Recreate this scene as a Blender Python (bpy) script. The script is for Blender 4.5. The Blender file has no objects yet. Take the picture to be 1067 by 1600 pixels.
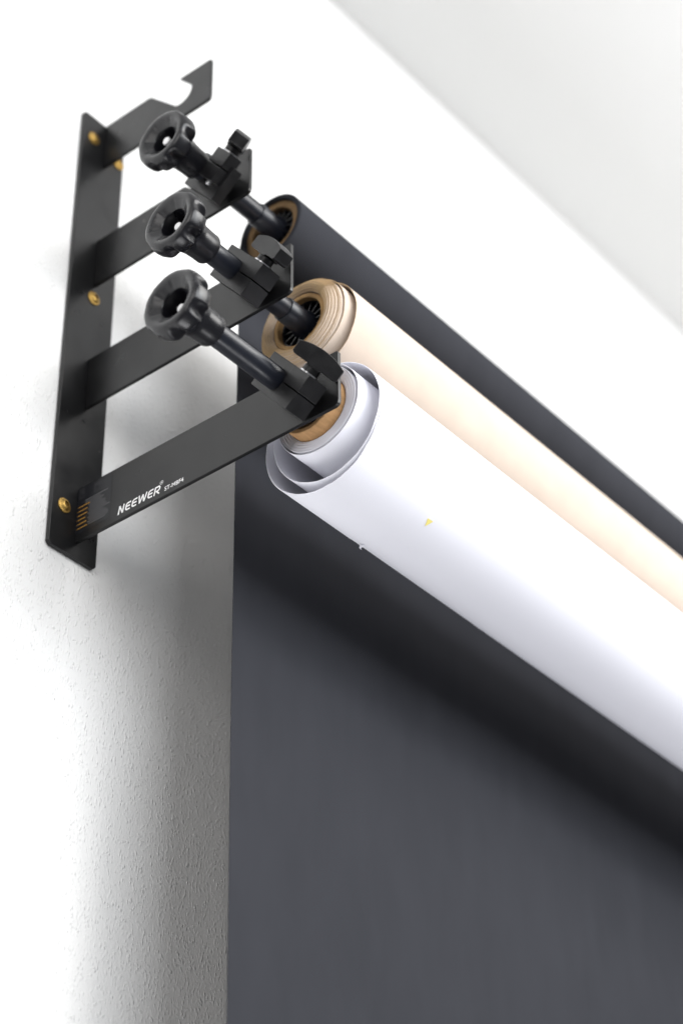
import bpy, bmesh, math, random
from mathutils import Vector, Matrix
random.seed(7)
S = bpy.context.scene
COL = S.collection
PI = math.pi

# ------------------------------------------------------------------ camera
# world: x runs along the paper rolls, y into the wall (wall face y = 0), z up
cam_d = bpy.data.cameras.new('camera')
cam = bpy.data.objects.new('camera', cam_d); COL.objects.link(cam)
R0, R1, R2 = (0.634371, -0.772920, -0.012967), (0.448469, 0.381639, -0.808225), (0.629641, 0.506899, 0.588732)
m = Matrix((( R0[0], -R1[0], -R2[0]), (R0[1], -R1[1], -R2[1]), (R0[2], -R1[2], -R2[2]))).to_4x4()
m.translation = (-0.805411, -0.916514, -0.852075)
cam.matrix_world = m
cam_d.sensor_fit = 'VERTICAL'; cam_d.sensor_height = 36; cam_d.sensor_width = 24
cam_d.lens = 73.7365
cam_d.clip_start = 0.05; cam_d.clip_end = 50
cam_d.dof.use_dof = True; cam_d.dof.focus_distance = 1.43; cam_d.dof.aperture_fstop = 4.2
S.camera = cam

# ------------------------------------------------------------------ light of the room
w = bpy.data.worlds.new('World'); S.world = w; w.use_nodes = True
bg = w.node_tree.nodes['Background']
bg.inputs[0].default_value = (0.93, 0.96, 1.0, 1); bg.inputs[1].default_value = 0.13
def area(name, loc, target, sx, sy, power, col):
    l = bpy.data.lights.new(name, 'AREA'); l.shape = 'RECTANGLE'; l.size = sx; l.size_y = sy
    l.energy = power; l.color = col
    o = bpy.data.objects.new(name, l); COL.objects.link(o)
    o.location = loc
    o.rotation_euler = (Vector(target) - Vector(loc)).to_track_quat('-Z', 'Y').to_euler()
    return o
area('key_softbox', (1.00, -2.15, 1.40), (0.15, -0.10, 0.15), 1.8, 1.6, 58, (1.0, 0.985, 0.96))
area('front_fill', (0.05, -3.00, 0.60), (0.10, -0.10, 0.10), 3.2, 1.5, 85, (0.95, 0.975, 1.0))  # added fill lamp, stands in for broad room light from the front
area('side_fill', (-2.50, -1.45, 0.30), (0.10, -0.05, 0.00), 1.8, 1.8, 26, (1.0, 0.975, 0.95))  # added lamp off to the left, lifts the wall strip beside the sheet
area('floor_bounce_fill', (0.55, -0.36, -2.00), (0.55, -0.36, 0.00), 2.4, 0.5, 21, (0.98, 0.98, 1.0))  # added lamp facing up, replaces light from a bright floor that isn't built
up = area('ceiling_fill', (1.45, -0.80, -0.45), (1.00, -0.30, 0.874), 0.5, 0.5, 1.0, (1.0, 0.99, 0.98)); up.data.spread = math.radians(80)  # added unseen lamp, only there to brighten the ceiling
S.view_settings.view_transform = 'Standard'; S.view_settings.look = 'None'
S.view_settings.exposure = 0.33; S.view_settings.gamma = 1.0
S.view_settings.use_curve_mapping = False
S.render.engine = 'CYCLES'

# ------------------------------------------------------------------ materials
def mat(name, col, rough=0.5, spec=0.5, metal=0.0, var=0.0, vscale=30, bump=0.0, bscale=400, bdetail=3,
        specks=0.0, speck_scale=140, stretch=None):
    M = bpy.data.materials.new(name); M.use_nodes = True
    nt = M.node_tree; b = nt.nodes['Principled BSDF']; N = nt.nodes.new; L = nt.links.new
    b.inputs['Base Color'].default_value = (*col, 1); b.inputs['Roughness'].default_value = rough
    b.inputs['Specular IOR Level'].default_value = spec; b.inputs['Metallic'].default_value = metal
    tc = N('ShaderNodeTexCoord'); vec = tc.outputs['Object']
    if stretch:
        mp = N('ShaderNodeMapping'); mp.inputs['Scale'].default_value = stretch
        L(vec, mp.inputs['Vector']); vec = mp.outputs['Vector']
    cur = None
    if var:
        n = N('ShaderNodeTexNoise'); n.inputs['Scale'].default_value = vscale; n.inputs['Detail'].default_value = 5
        L(vec, n.inputs['Vector'])
        mr = N('ShaderNodeMapRange'); mr.inputs[1].default_value = .3; mr.inputs[2].default_value = .7
        mr.inputs[3].default_value = 1 - var; mr.inputs[4].default_value = 1 + var
        L(n.outputs['Fac'], mr.inputs[0])
        mx = N('ShaderNodeMix'); mx.data_type = 'RGBA'; mx.blend_type = 'MULTIPLY'; mx.inputs[0].default_value = 1
        mx.inputs[6].default_value = (*col, 1); L(mr.outputs[0], mx.inputs[7])
        cur = mx.outputs[2]
        mr2 = N('ShaderNodeMapRange'); mr2.inputs[1].default_value = .3; mr2.inputs[2].default_value = .7
        mr2.inputs[3].default_value = max(0.02, rough - .06); mr2.inputs[4].default_value = min(1, rough + .06)
        L(n.outputs['Fac'], mr2.inputs[0]); L(mr2.outputs[0], b.inputs['Roughness'])
    if specks:
        v = N('ShaderNodeTexVoronoi'); v.inputs['Scale'].default_value = speck_scale; L(vec, v.inputs['Vector'])
        lt = N('ShaderNodeMath'); lt.operation = 'LESS_THAN'; L(v.outputs['Distance'], lt.inputs[0]); lt.inputs[1].default_value = 0.07
        n2 = N('ShaderNodeTexWhiteNoise'); n2.noise_dimensions = '3D'; L(v.outputs['Position'], n2.inputs['Vector'])
        gt = N('ShaderNodeMath'); gt.operation = 'GREATER_THAN'; L(n2.outputs['Value'], gt.inputs[0]); gt.inputs[1].default_value = 1 - specks
        mu = N('ShaderNodeMath'); mu.operation = 'MULTIPLY'; L(lt.outputs[0], mu.inputs[0]); L(gt.outputs[0], mu.inputs[1])
        mx = N('ShaderNodeMix'); mx.data_type = 'RGBA'; L(mu.outputs[0], mx.inputs[0])
        if cur: L(cur, mx.inputs[6])
        else: mx.inputs[6].default_value = (*col, 1)
        mx.inputs[7].default_value = (.22, .21, .20, 1); cur = mx.outputs[2]
    if cur: L(cur, b.inputs['Base Color'])
    if bump:
        n = N('ShaderNodeTexNoise'); n.inputs['Scale'].default_value = bscale; n.inputs['Detail'].default_value = bdetail
        L(vec, n.inputs['Vector'])
        bp = N('ShaderNodeBump'); bp.inputs['Strength'].default_value = 1.0; bp.inputs['Distance'].default_value = bump
        L(n.outputs['Fac'], bp.inputs['Height']); L(bp.outputs['Normal'], b.inputs['Normal'])
    return M

def wall_material():
    M = bpy.data.materials.new('woodchip_white_paint'); M.use_nodes = True
    nt = M.node_tree; b = nt.nodes['Principled BSDF']; N = nt.nodes.new; L = nt.links.new
    b.inputs['Base Color'].default_value = (.80, .795, .785, 1); b.inputs['Roughness'].default_value = .75
    b.inputs['Specular IOR Level'].default_value = .3
    tc = N('ShaderNodeTexCoord')
    mp = N('ShaderNodeMapping'); mp.inputs['Scale'].default_value = (1, 1, .68); L(tc.outputs['Object'], mp.inputs['Vector'])
    # warped vector so that the chips are irregular
    wn = N('ShaderNodeTexNoise'); wn.inputs['Scale'].default_value = 160; wn.inputs['Detail'].default_value = 2; L(mp.outputs[0], wn.inputs['Vector'])
    sc = N('ShaderNodeVectorMath'); sc.operation = 'SCALE'; sc.inputs['Scale'].default_value = .0028; L(wn.outputs['Color'], sc.inputs[0])
    ad = N('ShaderNodeVectorMath'); ad.operation = 'ADD'; L(mp.outputs[0], ad.inputs[0]); L(sc.outputs[0], ad.inputs[1])
    v = N('ShaderNodeTexVoronoi'); v.inputs['Scale'].default_value = 470; v.feature = 'SMOOTH_F1'; v.inputs['Smoothness'].default_value = .6
    L(ad.outputs[0], v.inputs['Vector'])
    chip = N('ShaderNodeMapRange'); chip.inputs[1].default_value = .05; chip.inputs[2].default_value = .5; chip.inputs[3].default_value = 1; chip.inputs[4].default_value = 0
    L(v.outputs['Distance'], chip.inputs[0])
    n1 = N('ShaderNodeTexNoise'); n1.inputs['Scale'].default_value = 170; n1.inputs['Detail'].default_value = 4; L(mp.outputs[0], n1.inputs['Vector'])
    msk = N('ShaderNodeMapRange'); msk.inputs[1].default_value = .36; msk.inputs[2].default_value = .64; L(n1.outputs['Fac'], msk.inputs[0])
    mu = N('ShaderNodeMath'); mu.operation = 'MULTIPLY'; L(chip.outputs[0], mu.inputs[0]); L(msk.outputs[0], mu.inputs[1])
    n2 = N('ShaderNodeTexNoise'); n2.inputs['Scale'].default_value = 520; n2.inputs['Detail'].default_value = 4; L(mp.outputs[0], n2.inputs['Vector'])
    m2 = N('ShaderNodeMath'); m2.operation = 'MULTIPLY'; L(n2.outputs['Fac'], m2.inputs[0]); m2.inputs[1].default_value = .45
    a2 = N('ShaderNodeMath'); a2.operation = 'ADD'; L(mu.outputs[0], a2.inputs[0]); L(m2.outputs[0], a2.inputs[1])
    n3 = N('ShaderNodeTexNoise'); n3.inputs['Scale'].default_value = 22; n3.inputs['Detail'].default_value = 2; L(tc.outputs['Object'], n3.inputs['Vector'])
    a3 = N('ShaderNodeMath'); a3.operation = 'ADD'; L(a2.outputs[0], a3.inputs[0]); L(n3.outputs['Fac'], a3.inputs[1])
    bp = N('ShaderNodeBump'); bp.inputs['Strength'].default_value = 1; bp.inputs['Distance'].default_value = .00075
    L(a3.outputs[0], bp.inputs['Height']); L(bp.outputs['Normal'], b.inputs['Normal'])
    return M

M_WALL = wall_material()
M_CEIL = mat('ceiling_paint', (.88, .88, .87), .85, .2, bump=.0004, bscale=260)
M_PAINT = mat('black_powder_coat', (.0055, .0055, .006), .33, .40, var=.10, vscale=60, bump=.00006, bscale=1500, specks=.05, speck_scale=110)
M_PLASTIC = mat('black_plastic', (.0055, .0055, .0075), .30, .5, var=.08, vscale=60, bump=.000012, bscale=1600)
M_ROD = mat('black_tube_plastic', (.008, .0095, .015), .34, .5, var=.10, vscale=70, bump=.00004, bscale=900)
M_CLAMP = mat('black_clamp_plastic', (.006, .0058, .0065), .36, .45, var=.12, vscale=120, bump=.00008, bscale=1400)
M_STEEL = mat('zinc_steel', (.72, .72, .74), .28, .5, 1.0)
M_STUD = mat('bright_nickel', (.85, .85, .86), .55, .5, .35)
M_BRASS = mat('yellow_zinc_screw', (.44, .285, .085), .48, .5, 1.0, var=.15, vscale=500)
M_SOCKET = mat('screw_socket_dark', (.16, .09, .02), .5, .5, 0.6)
M_WHITE = mat('white_paper', (.85, .85, .91), .92, .05, var=.012, vscale=12)
M_BEIGE = mat('beige_paper', (.63, .53, .445), .9, .04, var=.04, vscale=40)
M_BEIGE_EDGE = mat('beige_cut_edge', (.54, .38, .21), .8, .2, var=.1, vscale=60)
M_DARK = mat('charcoal_paper', (.040, .0412, .0475), .95, .02, var=.05, vscale=14, bump=.00005, bscale=900, stretch=(3, 1, 1))
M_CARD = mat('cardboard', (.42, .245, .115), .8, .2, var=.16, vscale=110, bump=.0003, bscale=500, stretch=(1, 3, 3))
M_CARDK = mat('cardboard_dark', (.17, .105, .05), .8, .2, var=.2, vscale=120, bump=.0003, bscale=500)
M_CARDB = mat('cardboard_aged', (.34, .21, .095), .8, .2, var=.2, vscale=120, bump=.0003, bscale=500)
M_PRINT = mat('white_print', (.86, .86, .86), .5, .3)
M_GREYPRINT = mat('grey_print', (.17, .17, .175), .5, .3)
M_ORANGE = mat('orange_print', (.42, .22, .04), .5, .3)
M_FAINT = mat('label_film', (.006, .0065, .009), .38, .45)
M_YELLOW = mat('yellow_sticker', (.92, .80, .25), .5, .3)

# ------------------------------------------------------------------ helpers
def tag(o, label=None, cat=None, group=None, kind=None):
    if label: o['label'] = label
    if cat: o['category'] = cat
    if group: o['group'] = group
    if kind: o['kind'] = kind
    return o
def link(name, me, m_, parent=None, smooth=None):
    o = bpy.data.objects.new(name, me); COL.objects.link(o)
    if m_ is not None: me.materials.append(m_)
    if parent is not None: o.parent = parent
    if smooth is not None:
        for p in me.polygons: p.use_smooth = True
        me.set_sharp_from_angle(angle=math.radians(smooth))
    return o
def empty(name, loc):
    o = bpy.data.objects.new(name, None); COL.objects.link(o); o.location = loc
    o.empty_display_size = .02
    return o
def from_data(name, vs, fs, m_, parent=None, smooth=None, fix=True):
    me = bpy.data.meshes.new(name); me.from_pydata([tuple(v) for v in vs], [], fs); me.update()
    if fix:
        bm = bmesh.new(); bm.from_mesh(me); bmesh.ops.remove_doubles(bm, verts=bm.verts, dist=1e-7)
        bmesh.ops.recalc_face_normals(bm, faces=bm.faces); bm.to_mesh(me); bm.free()
    return link(name, me, m_, parent, smooth)
def bevelled(name, bm, m_, parent, w=.0006, seg=2, ang=35, smooth=40):
    bmesh.ops.recalc_face_normals(bm, faces=bm.faces)
    es = [e for e in bm.edges if len(e.link_faces) == 2 and e.calc_face_angle(0) > math.radians(ang)]
    if w: bmesh.ops.bevel(bm, geom=es, offset=w, segments=seg, profile=.6, affect='EDGES', clamp_overlap=True)
    me = bpy.data.meshes.new(name); bm.to_mesh(me); bm.free()
    o = link(name, me, m_, parent, smooth)
    if w: wn = o.modifiers.new('weighted_normal', 'WEIGHTED_NORMAL'); wn.keep_sharp = True
    return o
def prism(pts2, fn, h0, h1):
    """polygon pts2 (a,b) extruded from h0 to h1; fn(a,b,h)->xyz"""
    bm = bmesh.new()
    lo = [bm.verts.new(fn(a, b, h0)) for a, b in pts2]; hi = [bm.verts.new(fn(a, b, h1)) for a, b in pts2]
    n = len(pts2)
    bm.faces.new(lo); bm.faces.new(hi[::-1])
    for i in range(n): bm.faces.new((lo[i], lo[(i+1) % n], hi[(i+1) % n], hi[i]))
    return bm
def add_lathe(vs, fs, prof, n, frame, rmod=None):
    """prof = [(x, r)], around local x axis; frame(x, a, b)->xyz. closed at ends when r == 0"""
    base = len(vs)
    for k, (x, r) in enumerate(prof):
        for i in range(n):
            t = 2*PI*i/n
            rr = rmod(k, x, r, t) if rmod else r
            vs.append(frame(x, rr*math.cos(t), rr*math.sin(t)))
    for k in range(len(prof)-1):
        for i in range(n):
            j = (i+1) % n
            fs.append((base+k*n+i, base+k*n+j, base+(k+1)*n+j, base+(k+1)*n+i))
    return base
def lathe(name, prof, n, m_, parent, frame=lambda x, a, b: (x, a, b), rmod=None, smooth=35):
    vs, fs = [], []
    add_lathe(vs, fs, prof, n, frame, rmod)
    return from_data(name, vs, fs, m_, parent, smooth)

# ------------------------------------------------------------------ wall and ceiling
CZ = 0.874
o = from_data('wall', [(-2.2, 0, -1.6), (3.2, 0, -1.6), (3.2, 0, CZ), (-2.2, 0, CZ), (-2.2, .1, -1.6), (3.2, .1, -1.6), (3.2, .1, CZ), (-2.2, .1, CZ)],
    [(0, 1, 2, 3), (5, 4, 7, 6), (0, 4, 5, 1), (2, 6, 7, 3), (1, 5, 6, 2), (0, 3, 7, 4)], M_WALL); tag(o, kind='structure')
o = from_data('ceiling', [(-2.2, .1, CZ+.001), (3.2, .1, CZ+.001), (3.2, -.95, CZ+.001), (-2.2, -.95, CZ+.001),
    (-2.2, .1, CZ+.08), (3.2, .1, CZ+.08), (3.2, -.95, CZ+.08), (-2.2, -.95, CZ+.08)],
    [(0, 1, 2, 3), (5, 4, 7, 6), (0, 4, 5, 1), (2, 6, 7, 3), (1, 5, 6, 2), (0, 3, 7, 4)], M_CEIL); tag(o, kind='structure')

# ------------------------------------------------------------------ wall bracket
XA = 0.0261; PT = .004
PW, PH = .0471, .436
AL = (.2474, .2062, .1656, .1219)       # arm reach, bottom to top
AZ = (.0121, .1349, .2581, .3882)       # underside of each arm
AH = .0478
bracket = empty('wall_bracket', (0, 0, 0))
tag(bracket, 'black steel four-arm wall bracket with hooked arms, screwed to the white wall', 'wall bracket')
c = .0025
bm = prism([(c, 0), (PW-c, 0), (PW, c), (PW, PH-c), (PW-c, PH), (c, PH), (0, PH-c), (0, c)], lambda a, b, h: (a, -h, b), 0.0004, PT)
plate = bevelled('mounting_plate', bm, M_PAINT, bracket, .0008, 2)
def hook_profile(L):
    """(u, v): u out from the wall, v up"""
    P = [(PT+.0002, 0)]
    P += [(L-.0035, 0), (L-.0008, .0012), (L, .0040), (L, .0448), (L-.0012, .0460)]
    P += [(L-.0330, .0466), (L-.0347, .0458), (L-.0225, .0322)]
    cx, cy, r = L-.0330, .0283, .0120
    a = math.radians(14)
    while a > math.radians(-118):
        P.append((cx+r*math.cos(a), cy+r*math.sin(a))); a -= math.radians(9)
    P += [(L-.0655, AH-.0016), (L-.0685, AH)]
    P += [(PT+.0002, AH)]
    return P
arms = []
for L, zb in zip(AL, AZ):
    bm = prism(hook_profile(L), lambda a, b, h, zb=zb: (XA+h, -a, zb+b), -.0015, .0015)
    arms.append(bevelled('arm', bm, M_PAINT, bracket, .0005, 2, 50))
arms[0]['label'] = 'lowest and longest arm, with white lettering'
arms[3]['label'] = 'topmost arm, its open hook empty'
# pan head screws with a hex socket
def screw(x, z, rot):
    prof = [(0, .0001), (0, .0058), (.0007, .0060), (.0011, .0057), (.0013, .0046), (.0022, .0040), (.0030, .0030), (.0032, .0022)]
    fr = lambda h, a, b: (x+a, -PT-h, z+b)
    o = lathe('screw', prof, 40, M_BRASS, plate, fr, smooth=30)
    pts = [(.0022*math.cos(rot+k*PI/3), .0022*math.sin(rot+k*PI/3)) for k in range(6)]
    bm = prism(pts, lambda a, b, h: (x+a, -PT-h, z+b), .0018, .00215)
    bevelled('socket', bm, M_SOCKET, bracket, 0).parent = o
    # rim of the socket
    vs = []; fs = []
    for k in range(6):
        for rr, h in ((.0024, .0032), (.0022, .0020)):
            vs.append(fr(h, rr*math.cos(rot+k*PI/3), rr*math.sin(rot+k*PI/3)))
    for k in range(6):
        j = (k+1) % 6; fs.append((2*k, 2*j, 2*j+1, 2*k+1))
    from_data('socket_wall', vs, fs, M_SOCKET, o, fix=False)
for x, z, r in ((.0122, .4114, .2), (.0411, .4050, .7), (.0252, .2450, .4), (.0119, .0380, .1)): screw(x, z, r)
# ---- print on the lowest arm: u out of the wall, v up, face towards -x
AX = XA-.0015
def pr(u, v, lift=.00012): return (AX-lift, -u, AZ[0]+v)
def strip(vs, fs, pts, w, closed=False, lift=.00012):
    n = len(pts); base = len(vs)
    for i, (a, b) in enumerate(pts):
        p0 = pts[(i-1) % n] if (i > 0 or closed) else None
        p1 = pts[(i+1) % n] if (i < n-1 or closed) else None
        def nrm(p, q_):
            dx, dy = q_[0]-p[0], q_[1]-p[1]; l = math.hypot(dx, dy); return (-dy/l, dx/l)
        if p0 is None: nx, ny = nrm((a, b), p1); k = 1
        elif p1 is None: nx, ny = nrm(p0, (a, b)); k = 1
        else:
            n0 = nrm(p0, (a, b)); n1 = nrm((a, b), p1); nx, ny = n0[0]+n1[0], n0[1]+n1[1]
            l = math.hypot(nx, ny) or 1; nx /= l; ny /= l; k = 1/max(.45, nx*n0[0]+ny*n0[1])
        vs.append(pr(a+nx*w*k/2, b+ny*w*k/2, lift)); vs.append(pr(a-nx*w*k/2, b-ny*w*k/2, lift))
    for i in range(n if closed else n-1):
        j = (i+1) % n
        fs.append((base+2*i, base+2*j, base+2*j+1, base+2*i+1))
def letter(ch, w, h):
    r = h*.24
    def arc(cx, cy, a0, a1, rr=r, n=6): return [(cx+rr*math.cos(math.radians(a0+(a1-a0)*k/n)), cy+rr*math.sin(math.radians(a0+(a1-a0)*k/n))) for k in range(n+1)]
    t = h*.12
    if ch == 'N': return [[(t, 0), (t, h-t*.8), (t+.06*w, h-t*.8), (w-t-.06*w, t*.8), (w-t, t*.8), (w-t, h)]]
    if ch == 'E': return [[(w, h-t)] + arc(r+t, h-t-r, 90, 180) + arc(r+t, t+r, 180, 270) + [(w, t)], [(t*1.9, h*.5), (w*.94, h*.5)]]
    if ch == 'W': return [[(t*.6, h), (w*.24, t), (w*.30, t), (w*.5, h*.86), (w*.54, h*.86), (w*.74, t), (w*.80, t), (w-t*.4, h)]]
    if ch == 'R': return [[(t, 0), (t, h-t), (w-t-r, h-t)] + arc(w-t-r*.9, h*.66, 78, -78, h*.24) + [(t*2.1, h*.40)], [(w*.52, h*.32), (w-t*.3, 0)]]
vs, fs = [], []
u = .0462; hh = .0072; shear = .20
for ch, wd in (('N', .0058), ('E', .0052), ('E', .0052), ('W', .0082), ('E', .0052), ('R', .0060)):
    for k, st in enumerate(letter(ch, wd, hh)):
        strip(vs, fs, [(u+a+b*shear, .0042+b) for a, b in st], .00122, lift=.00012+.00002*k)
    u += wd+.0010
from_data('lettering', vs, fs, M_PRINT, arms[0], fix=False)
# registered mark
vs, fs = [], []
cu, cv = .0886, .0127
strip(vs, fs, [(cu+.0014*math.cos(2*PI*k/20), cv+.0014*math.sin(2*PI*k/20)) for k in range(20)], .0003, True)
strip(vs, fs, [(cu-.0004, cv-.0006), (cu-.0004, cv+.0006), (cu+.0003, cv+.0005), (cu+.0004, cv+.0002), (cu-.0001, cv), (cu+.0005, cv-.0006)], .00028)
from_data('registered_mark', vs, fs, M_PRINT, arms[0], fix=False)
def text(name, body, size, u, v, m_, parent, off=0, sx=1):
    cu = bpy.data.curves.new(name, 'FONT'); cu.body = body; cu.size = size; cu.offset = off; cu.resolution_u = 3
    t = bpy.data.objects.new(name+'_tmp', cu); COL.objects.link(t)
    dg = bpy.context.evaluated_depsgraph_get(); dg.update()
    me = bpy.data.meshes.new_from_object(t.evaluated_get(dg))
    bpy.data.objects.remove(t)
    for v_ in me.vertices: v_.co = Vector(pr(u+v_.co.x*sx, v+v_.co.y))
    me.name = name; me.materials.clear()
    return link(name, me, m_, parent)
text('model_lettering', 'ST-MBF4', .0050, .0915, .0038, M_PRINT, arms[0], .00006, .98)
# warning label: film with faint symbols, orange line heads and grey small print
bm = prism([(.0042, .0062), (.0385, .0062), (.0385, .0466), (.0042, .0466)], lambda a, b, h: pr(a, b, h), .00002, .00010)
bevelled('label_film', bm, M_FAINT, arms[0], 0)
vs, fs = [], []; vo, fo = [], []
rng = random.Random(3)
def dashes(V, F, u0, u1, v, w):
    a = u0
    while a < u1:
        l = rng.uniform(.0006, .0022); b = min(a+l, u1)
        if b-a > .0003: strip(V, F, [(a, v), (b, v)], w, lift=.00016)
        a = b+rng.uniform(.00025, .0004)
for k in range(13):
    v = .0335-k*.0019
    u1 = .0375-rng.uniform(0, .011)
    orange = k >= 2 and k % 2 == 0
    if orange: dashes(vo, fo, .0062, .0150+rng.uniform(-.001, .003), v, .00085); dashes(vs, fs, .0172, u1, v, .0006)
    else: dashes(vs, fs, .0160 if k >= 2 else .0125, u1, v, .0006)
for k in range(6): strip(vo, fo, [(.0050, .0297-k*.0038), (.0055, .0297-k*.0038)], .0006, lift=.00016)
from_data('label_small_print', vs, fs, M_GREYPRINT, arms[0], fix=False)
from_data('label_orange_print', vo, fo, M_ORANGE, arms[0], fix=False)
vs, fs = [], []
for (u0, v0, u1, v1) in ((.0065, .0375, .0105, .0420), (.0065, .0435, .0105, .0455), (.0215, .0372, .0265, .0425), (.0285, .0360, .0345, .0368), (.0285, .0382, .0345, .0390), (.0285, .0404, .0335, .0412), (.0285, .0426, .0345, .0434)):
    if v1-v0 < .0015: strip(vs, fs, [(u0, (v0+v1)/2), (u1, (v0+v1)/2)], v1-v0, lift=.00016)
    else: strip(vs, fs, [(u0, v0), (u1, v0), (u1, v1), (u0, v1)], .0008, True, lift=.00016)
strip(vs, fs, [(.0205, .0436), (.0275, .0436)], .0010, lift=.00016)
M_DIM = mat('dim_print', (.035, .035, .038), .5, .3)
from_data('label_symbols', vs, fs, M_DIM, arms[0], fix=False)

# ------------------------------------------------------------------ roller axles (knob, rod, clamp, spoked plug)
RODS = [(-AL[0]+.0340, AZ[0]+.0245), (-AL[1]+.0340, AZ[1]+.0245), (-AL[2]+.0315, AZ[2]+.0280)]
RR = .0082
TC = math.radians(39)
def axle(i, knob_dx, hub_dx, wing, label, jaws, phase):
    cy, cz = RODS[i]
    E = empty('roller_axle', (XA, cy, cz))
    tag(E, label, 'roller axle', 'roller axles hung in the bracket hooks')
    # everything below is in the axle's own frame: x along the rod from the arm, y into the wall, z up
    # --- rod with a groove along its top
    n = 120; ga = math.radians(22); vs, fs = [], []
    x0, x1 = knob_dx+.0345, hub_dx+.006
    for x in (x0, x1):
        for k in range(n):
            t = 2*PI*k/n; d = abs((t-ga+PI) % (2*PI)-PI)
            r = RR-(.0022 if d < math.radians(6.2) else 0)
            vs.append((x, -r*math.cos(t), r*math.sin(t)))
    for k in range(n): j = (k+1) % n; fs.append((k, j, n+j, n+k))
    fs.append(tuple(range(n))); fs.append(tuple(range(2*n-1, n-1, -1)))
    from_data('rod', vs, fs, M_ROD, E, 30)
    # --- sleeve behind the knob
    k0 = knob_dx
    lathe('sleeve', [(k0+.0215, .0107), (k0+.0220, .0126), (k0+.026, .0122), (k0+.034, .0116), (k0+.040, .0115), (k0+.0415, .0108), (k0+.0418, .0083)], 40, M_PLASTIC, E)
    # --- knob: dished front, scalloped flank
    prof = [(.0330, .0030), (.0330, .0106), (.0058, .0106), (.0046, .0109), (.0041, .0116), (.0018, .0150), (.0007, .0166), (.0001, .0182), (-.0002, .0204), (.0006, .0222), (.0024, .0235), (.0055, .0240),
            (.0090, .0240), (.0120, .0236), (.0150, .0222), (.0170, .0198), (.0184, .0166), (.0194, .0145), (.0215, .0130), (.0260, .0124)]
    NL = 7
    def rmod(k, x, r, t):
        c_ = math.cos(NL*(t-phase))
        if k in (4, 5, 6):        # shallow pockets inside the dish
            p = max(0, math.cos(NL*(t-phase+.45)))**3
            return r+.0010*p*(1 if k == 5 else .4)
        if k >= 9 and k <= 17:
            g = max(0, c_)**1.1
            dep = {9: .0003, 10: .0009, 11: .0022, 12: .0042, 13: .0058, 14: .0064, 15: .0050, 16: .0026, 17: .0008}[k]
            return r-dep*g
        return r
    vs, fs = [], []
    add_lathe(vs, fs, [(k0+x, r) for x, r in prof], 168, lambda x, a, b: (x, -a, b), rmod)
    knob = from_data('knob', vs, fs, M_PLASTIC, E, 50)
    lathe('knob_bore_end', [(k0+.0335, .0001), (k0+.0335, .0105), (k0+.0340, .0105)], 24, M_PLASTIC, knob)
    sd = (.0105, .0090, .0062)[i]
    lathe('screw_end', [(k0+sd, .0001), (k0+sd, .0026), (k0+sd+.0007, .0033), (k0+.0330, .0033)], 20, M_STUD, knob)
    # --- clamp in its own (s, d) frame
    cs, sn = math.cos(TC), math.sin(TC)
    def F(s, d, x): # s along the thumb screw, d away from the rod
        out = s*cs+d*sn; up = s*sn-d*cs
        return (x, -out, up)
    s0, s1, sl, j0, j1, pd0, pd1, xf, xp, xb = jaws
    bm = prism([(s0, pd0), (s0, pd1), (s1, pd1), (s1, pd0)], lambda a, b, h: F(a, b, h), xp, xb)
    cl = bevelled('clamp', bm, M_CLAMP, E, .0007, 2)
    g = .00055
    for (a, b) in ((j0, sl-g), (sl+g, j1)):
        bm = prism([(a, .0106 if i < 2 else .0105), (a, .0312), (b, .0312), (b, .0106 if i < 2 else .0105)], lambda p, q_, h: F(p, q_, h), xf, xb if i < 2 else xp+.004)
        bevelled('jaw', bm, M_CLAMP, E, .0005, 2).parent = cl
    # --- thumb screw
    ds, xs = .0185, (xf+xb)/2-.001
    ws = j1
    fr = lambda h, a, b: F(h, ds+a, xs+b)
    th = lathe('thumb_screw', [(ws-.004, .0001), (ws-.004, .0032), (ws+.0005, .0032), (ws+.0005, .0060), (ws+.0050, .0060), (ws+.0056, .0054), (ws+.0056, .0001)], 32, M_CLAMP, E, fr)
    lathe('washer', [(ws+.0001, .0033), (ws+.0001, .0068), (ws+.0010, .0068), (ws+.0010, .0033)], 32, M_STEEL, th, fr)
    if i == 2: lathe('screw_tip', [(j0-.0028, .0001), (j0-.0028, .0018), (j0-.0022, .0023), (j0+.002, .0023)], 20, M_STEEL, th, fr)
    hw, ht, b0, b1 = .0178, .0066, ws+.0050, ws+.0165
    P = [(-hw, b0+.0022), (-hw+.0015, b0+.0010), (-.0055, b0+.0012), (-.0045, b0), (.0045, b0), (.0055, b0+.0012), (hw-.0015, b0+.0010), (hw, b0+.0022)]
    for k in range(13):
        a = 1-2*k/12
        P.append((hw*a, b1+.0036*(1-a*a)-.0012))
    ca, sa = math.cos(wing), math.sin(wing)
    bm = prism(P, lambda a, b, h: F(b, ds+a*ca-h*sa, xs+a*sa+h*ca), -ht, ht)
    bevelled('wing', bm, M_CLAMP, E, .0007, 2, 30).parent = th
    # --- plug inside the paper tube
    h0 = hub_dx
    lathe('plug_sleeve', [(h0-.022, .0083), (h0-.022, .0090), (h0-.0215, .0093), (h0-.004, .0094), (h0+.001, .0110), (h0+.004, .0112)], 40, M_ROD, E)
    hub = lathe('plug', [(h0+.012, .0001), (h0+.012, .0190), (h0+.0005, .0190), (h0-.0002, .0194), (h0-.0002, .0199), (h0+.0004, .0202), (h0+.040, .0202)], 64, M_PLASTIC, E)
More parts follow.
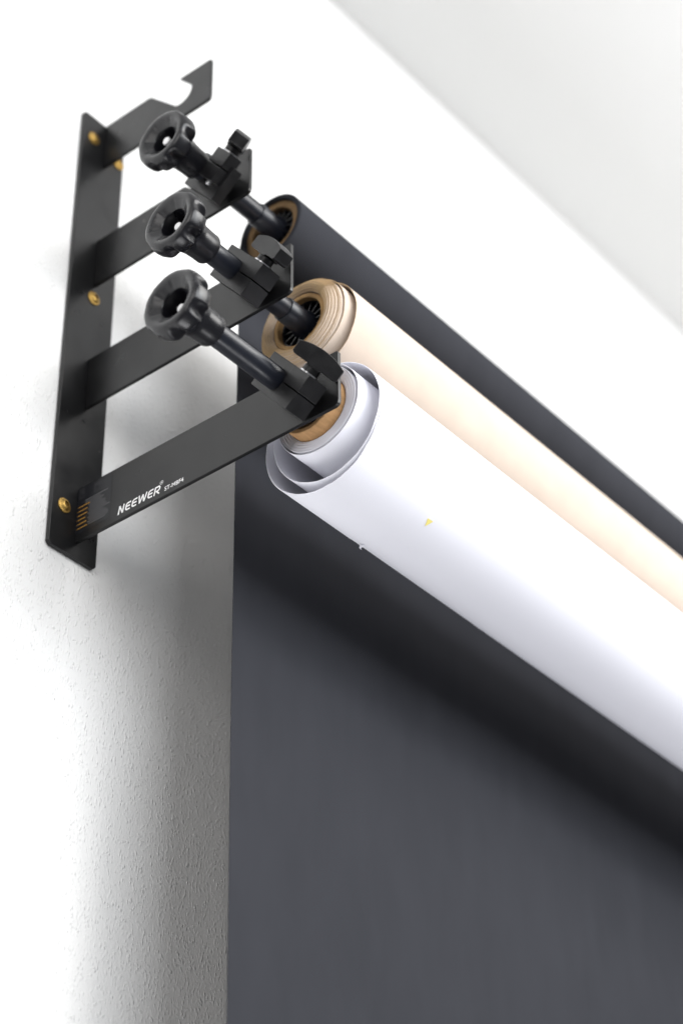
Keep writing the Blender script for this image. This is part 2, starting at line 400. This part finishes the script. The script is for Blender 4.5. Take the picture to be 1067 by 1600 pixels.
    for k in range(16):
        a = 2*PI*(k+.5*phase)/16; ca_, sa_ = math.cos(a), math.sin(a)
        bm = prism([(.0105, -.0005), (.0192, -.0005), (.0192, .0005), (.0105, .0005)],
                   lambda p, q_, h: (h, -(p*ca_-q_*sa_), p*sa_+q_*ca_), h0+.0008, h0+.0115)
        bevelled('spoke', bm, M_PLASTIC, E, .0002, 1).parent = hub
    return E
JB = (-.0125, .0146, .0008, -.0125, .0146, -.0205, .0108, -.0270, -.0248, -.0090)
JT = (-.0155, .0135, .0078, -.0046, .0206, -.0120, .0340, -.0270, -.0190, -.0100)
axle(0, -.128, .0340, math.radians(52), 'black knob and rod in the lowest hook, nearest, with wide thumb screw', JB, .25)
axle(1, -.091, .0520, math.radians(-2), 'black knob and rod in the middle, holding the beige paper roll', JB, .05)
axle(2, -.066, .0630, math.radians(-34), 'topmost black knob and short rod, holding the charcoal paper roll', JT, .62)

# ------------------------------------------------------------------ paper rolls
XEND = 1.42
def sm(a, b, x):
    t = max(0, min(1, (x-a)/(b-a))); return t*t*(3-2*t)
def spiral(name, n_turns, rf, cf, xf, th, m_, parent, seg=72, start=0.0, edge=None, xend=XEND):
    """continuous paper sheet wound round x; rf/cf/xf are functions of the turn number"""
    vs, fs = [], []
    N = int(n_turns*seg)
    for k in range(N+1):
        u = k/seg; t = start+2*PI*u; r = rf(u); cy, cz = cf(u); x = xf(u, t)
        for rr, xx in ((r-th/2, x), (r+th/2, x), (r+th/2, xend-XA), (r-th/2, xend-XA)):
            vs.append((xx, cy-rr*math.cos(t), cz+rr*math.sin(t)))
    for k in range(N):
        a, b = 4*k, 4*k+4
        for j in range(4): fs.append((a+j, a+(j+1) % 4, b+(j+1) % 4, b+j))
    fs.append((0, 1, 2, 3)); fs.append((4*N+3, 4*N+2, 4*N+1, 4*N))
    o = from_data(name, vs, fs, m_, parent, 32)
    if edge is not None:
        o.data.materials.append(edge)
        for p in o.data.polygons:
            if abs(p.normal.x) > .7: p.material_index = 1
    return o
def ring(name, r0, r1, xa, xb, m_, parent, n=72, c_=(0, 0), wob=0.0):
    rg = random.Random(5); ph = [rg.uniform(0, 6) for _ in range(4)]
    def fr(x, a, b):
        t = math.atan2(b, a)
        w_ = wob*(math.sin(5*t+ph[0])+.7*math.sin(11*t+ph[1])+.5*math.sin(23*t+ph[2])) if x < xa+.004 else 0
        return (x+w_, c_[0]-a, c_[1]+b)
    prof = [(xb, r0), (xa+.0006, r0), (xa, r0+.0005), (xa, r1-.0005), (xa+.0006, r1), (xb, r1)]
    return lathe(name, prof, n, m_, parent, fr)
rg = random.Random(11)
PHS = [rg.uniform(0, 6.28) for _ in range(12)]
def wob(t, u, amp): return amp*(math.sin(3*t+PHS[0]+u)+.6*math.sin(7*t+PHS[1]+2*u)+.4*math.sin(17*t+PHS[2])+.3*math.sin(41*t+PHS[3]))

# ---- white roll on the lowest hook
W = empty('white_paper_roll', (XA, RODS[0][0]+.0010, RODS[0][1]+.0012))
tag(W, 'white paper roll with loosened spiral end, front roll on the lowest hook', 'paper roll', 'backdrop paper rolls')
ring('cardboard_core', .0206, .0243, .0080, XEND-XA, M_CARD, W, wob=.00015)
vs, fs = [], []   # seam of the wound cardboard, a torn dark slit
TIGHT = 12
def w_r(u):
    if u < TIGHT: return .0248+.0082*u/TIGHT
    v = u-TIGHT
    if v < 1: return .0332+.0026*sm(0, 1, v)
    return .0358+.0118*sm(1, 1.72, v)+.0031*sm(1.72, 2.46, v)
def w_c(u):
    v = u-TIGHT
    k = sm(.9, 1.75, v); e = sm(1.72, 2.46, v)
    return (.0016*k+.0030*e, -.0050*k-.0016*e)
def w_x(u, t):
    if u < TIGHT: return .0185+.0004*math.sin(int(u)*2.1)+wob(t, 0, .00008)
    v = u-TIGHT
    return .0185+.0098*sm(.9, 1.75, v)+.0015*sm(1.72, 2.5, v)+wob(t, v, .00010+.00022*sm(1, 2, v))
spiral('paper_winding', 14.85, w_r, w_c, w_x, .00042, M_WHITE, W, 84, start=0.6)
# outermost wrap: from the back over the top, down the front to its torn edge
vs, fs = [], []
C2 = w_c(30); RO = .0507+.00034
def torn(x):     # angle at which the outer wrap ends (0 = out of the wall, -90 = underside)
    j = 1.2*math.sin(x*520+1)+.7*math.sin(x*1330)
    low = -188+70*sm(.098, .1068, x)
    line = -90+1.5*sm(.107, .112, x)-3.5*sm(.1195, .1225, x)-62*sm(.1225, .3200, x)
    k = sm(.1064, .1080, x)
    return math.radians(low*(1-k)+(line+j*(1-.8*sm(.122, .14, x)))*k)
NX, NU = 260, 60
xs_ = [.0302+.0698*k/40 if k <= 40 else .1+.03*(k-40)/140 if k <= 180 else .13+(XEND-XA-.13)*((k-180)/80)**1.6 for k in range(NX+1)]
for k, x in enumerate(xs_):
    te = torn(x)
    for j in range(NU+1):
        t = math.radians(170)+(te-math.radians(170))*j/NU
        lift = 0
        dx_ = wob(t, 3, .00025) if k == 0 else 0
        for rr in (RO-.00009, RO+.00009+lift):
            vs.append((x+dx_, C2[0]-rr*math.cos(t), C2[1]+rr*math.sin(t)))
st = 2*(NU+1)
for k in range(NX):
    for j in range(NU):
        a = k*st+2*j; b = a+st
        fs.append((a+1, b+1, b+3, a+3)); fs.append((a, a+2, b+2, b))
    a = k*st+2*NU; b = a+st; fs.append((a, a+1, b+1, b))
for j in range(NU): a = 2*j; fs.append((a, a+1, a+3, a+2))
from_data('outer_wrap', vs, fs, M_WHITE, W, 40)
def on_roll(x, deg, lift): 
    t = math.radians(deg); r = RO+lift
    return (x, C2[0]-r*math.cos(t), C2[1]+r*math.sin(t))
# little torn curl and the yellow sticker
NB = [(.1062, -122, .0001), (.1082, -122, .0001), (.1092, -127, .0016), (.1096, -126, .0030), (.1076, -126.5, .0028), (.1066, -126, .0012)]
from_data('torn_scrap', [on_roll(*p) for p in NB]+[on_roll(p[0], p[1]+.5, p[2]+.0003) for p in NB],
          [(0, 1, 2, 3, 4, 5), (11, 10, 9, 8, 7, 6)]+[(k, k+6, (k+1) % 6+6, (k+1) % 6) for k in range(6)], M_WHITE, W)
from_data('sticker', [on_roll(0.10984, -59.06, .0003), on_roll(0.11531, -58.85, .0003), on_roll(0.11282, -65.20, .0003), on_roll(0.10984, -59.06, .0006), on_roll(0.11531, -58.85, .0006), on_roll(0.11282, -65.20, .0006)], [(0, 1, 2), (5, 4, 3), (0, 3, 4, 1), (1, 4, 5, 2), (2, 5, 3, 0)], M_YELLOW, W)

# ---- beige roll on the second hook
B = empty('beige_paper_roll', (XA, RODS[1][0], RODS[1][1]-.0010))
tag(B, 'beige paper roll behind the white one, on the second hook', 'paper roll', 'backdrop paper rolls')
ring('cardboard_core', .0206, .0243, .0470, XEND-XA, M_CARDB, B, wob=.00025)
BT = 20
def b_r(u):
    if u < BT: return .0247+.0130*u/BT
    v = u-BT
    return .0377+.0068*sm(0, 2.2, v)
def b_c(u):
    k = sm(.2, 2.2, u-BT); return (-.0010*k, -.0048*k)
def b_x(u, t):
    if u < BT:
        k = u/BT; return .0460+.00035*math.sin(int(u)*2.4)-.0030*math.sin(PI*min(1, k*1.15))+.0035*k*k+wob(t, 0, .00015)
    v = u-BT; return .0495+.0115*sm(0, 2.2, v)+wob(t, v, .0003)
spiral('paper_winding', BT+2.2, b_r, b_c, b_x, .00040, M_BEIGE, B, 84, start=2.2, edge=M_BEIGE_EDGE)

# ---- charcoal roll on the third hook, its sheet hanging behind the others
D = empty('charcoal_paper_roll', (XA, RODS[2][0]-.0008, RODS[2][1]-.0036))
tag(D, 'charcoal paper roll on the third hook, its wide sheet hanging down along the wall', 'paper roll', 'backdrop paper rolls')
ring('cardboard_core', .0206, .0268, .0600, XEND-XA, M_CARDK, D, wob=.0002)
# winding, ending at the back (wall side) and turning straight down
vs, fs = [], []
seg = 84; NT = 7; th = .0005
path = []
for k in range(NT*seg+1):
    u = k/seg; t = PI+2*PI*(NT-u)*1.0      # ends at t = pi, the wall side, moving downwards
    r = .0270+.0040*u/NT
    path.append((-r*math.cos(t), r*math.sin(t), math.cos(t), math.sin(t)))
rl = path[-1][0]
for k in range(1, 61):
    z = -k/60*1.25
    path.append((rl+.0010*math.sin(k*.12)*min(1, k/20), z, -1, 0))
XS = [.0570, .060] + [.060+(XEND-XA-.060)*(k/30)**1.15 for k in range(1, 31)]
NXS = len(XS)
for k, (y, z, ct, st_) in enumerate(path):
    hang = k >= NT*seg; g = max(0.0, -z) if hang else 0.0
    rows = ((-1, XS), (1, XS[::-1]))
    for s_, xl_ in rows:
        for xx in xl_:
            dy = 0.0
            if hang:   # the sheet hangs with very slight waves and a slight curl at its edge
                q_ = sm(.02, .35, g)
                dy = q_*(.0012*math.sin(9*xx+1.5*z+.6)+.0006*math.sin(23*xx-3*z))-.0022*q_*math.exp(-(xx-.057)/.012)
            ex = .0004*math.sin(k*.05)*(not hang) if xx < .058 else 0
            vs.append((xx+ex, y-ct*s_*th/2+dy, z+st_*s_*th/2))
ST = 2*NXS
for k in range(len(path)-1):
    a, b = ST*k, ST*k+ST
    for j in range(ST): fs.append((a+j, a+(j+1) % ST, b+(j+1) % ST, b+j))
from_data('paper_sheet', vs, fs, M_DARK, D, 32)
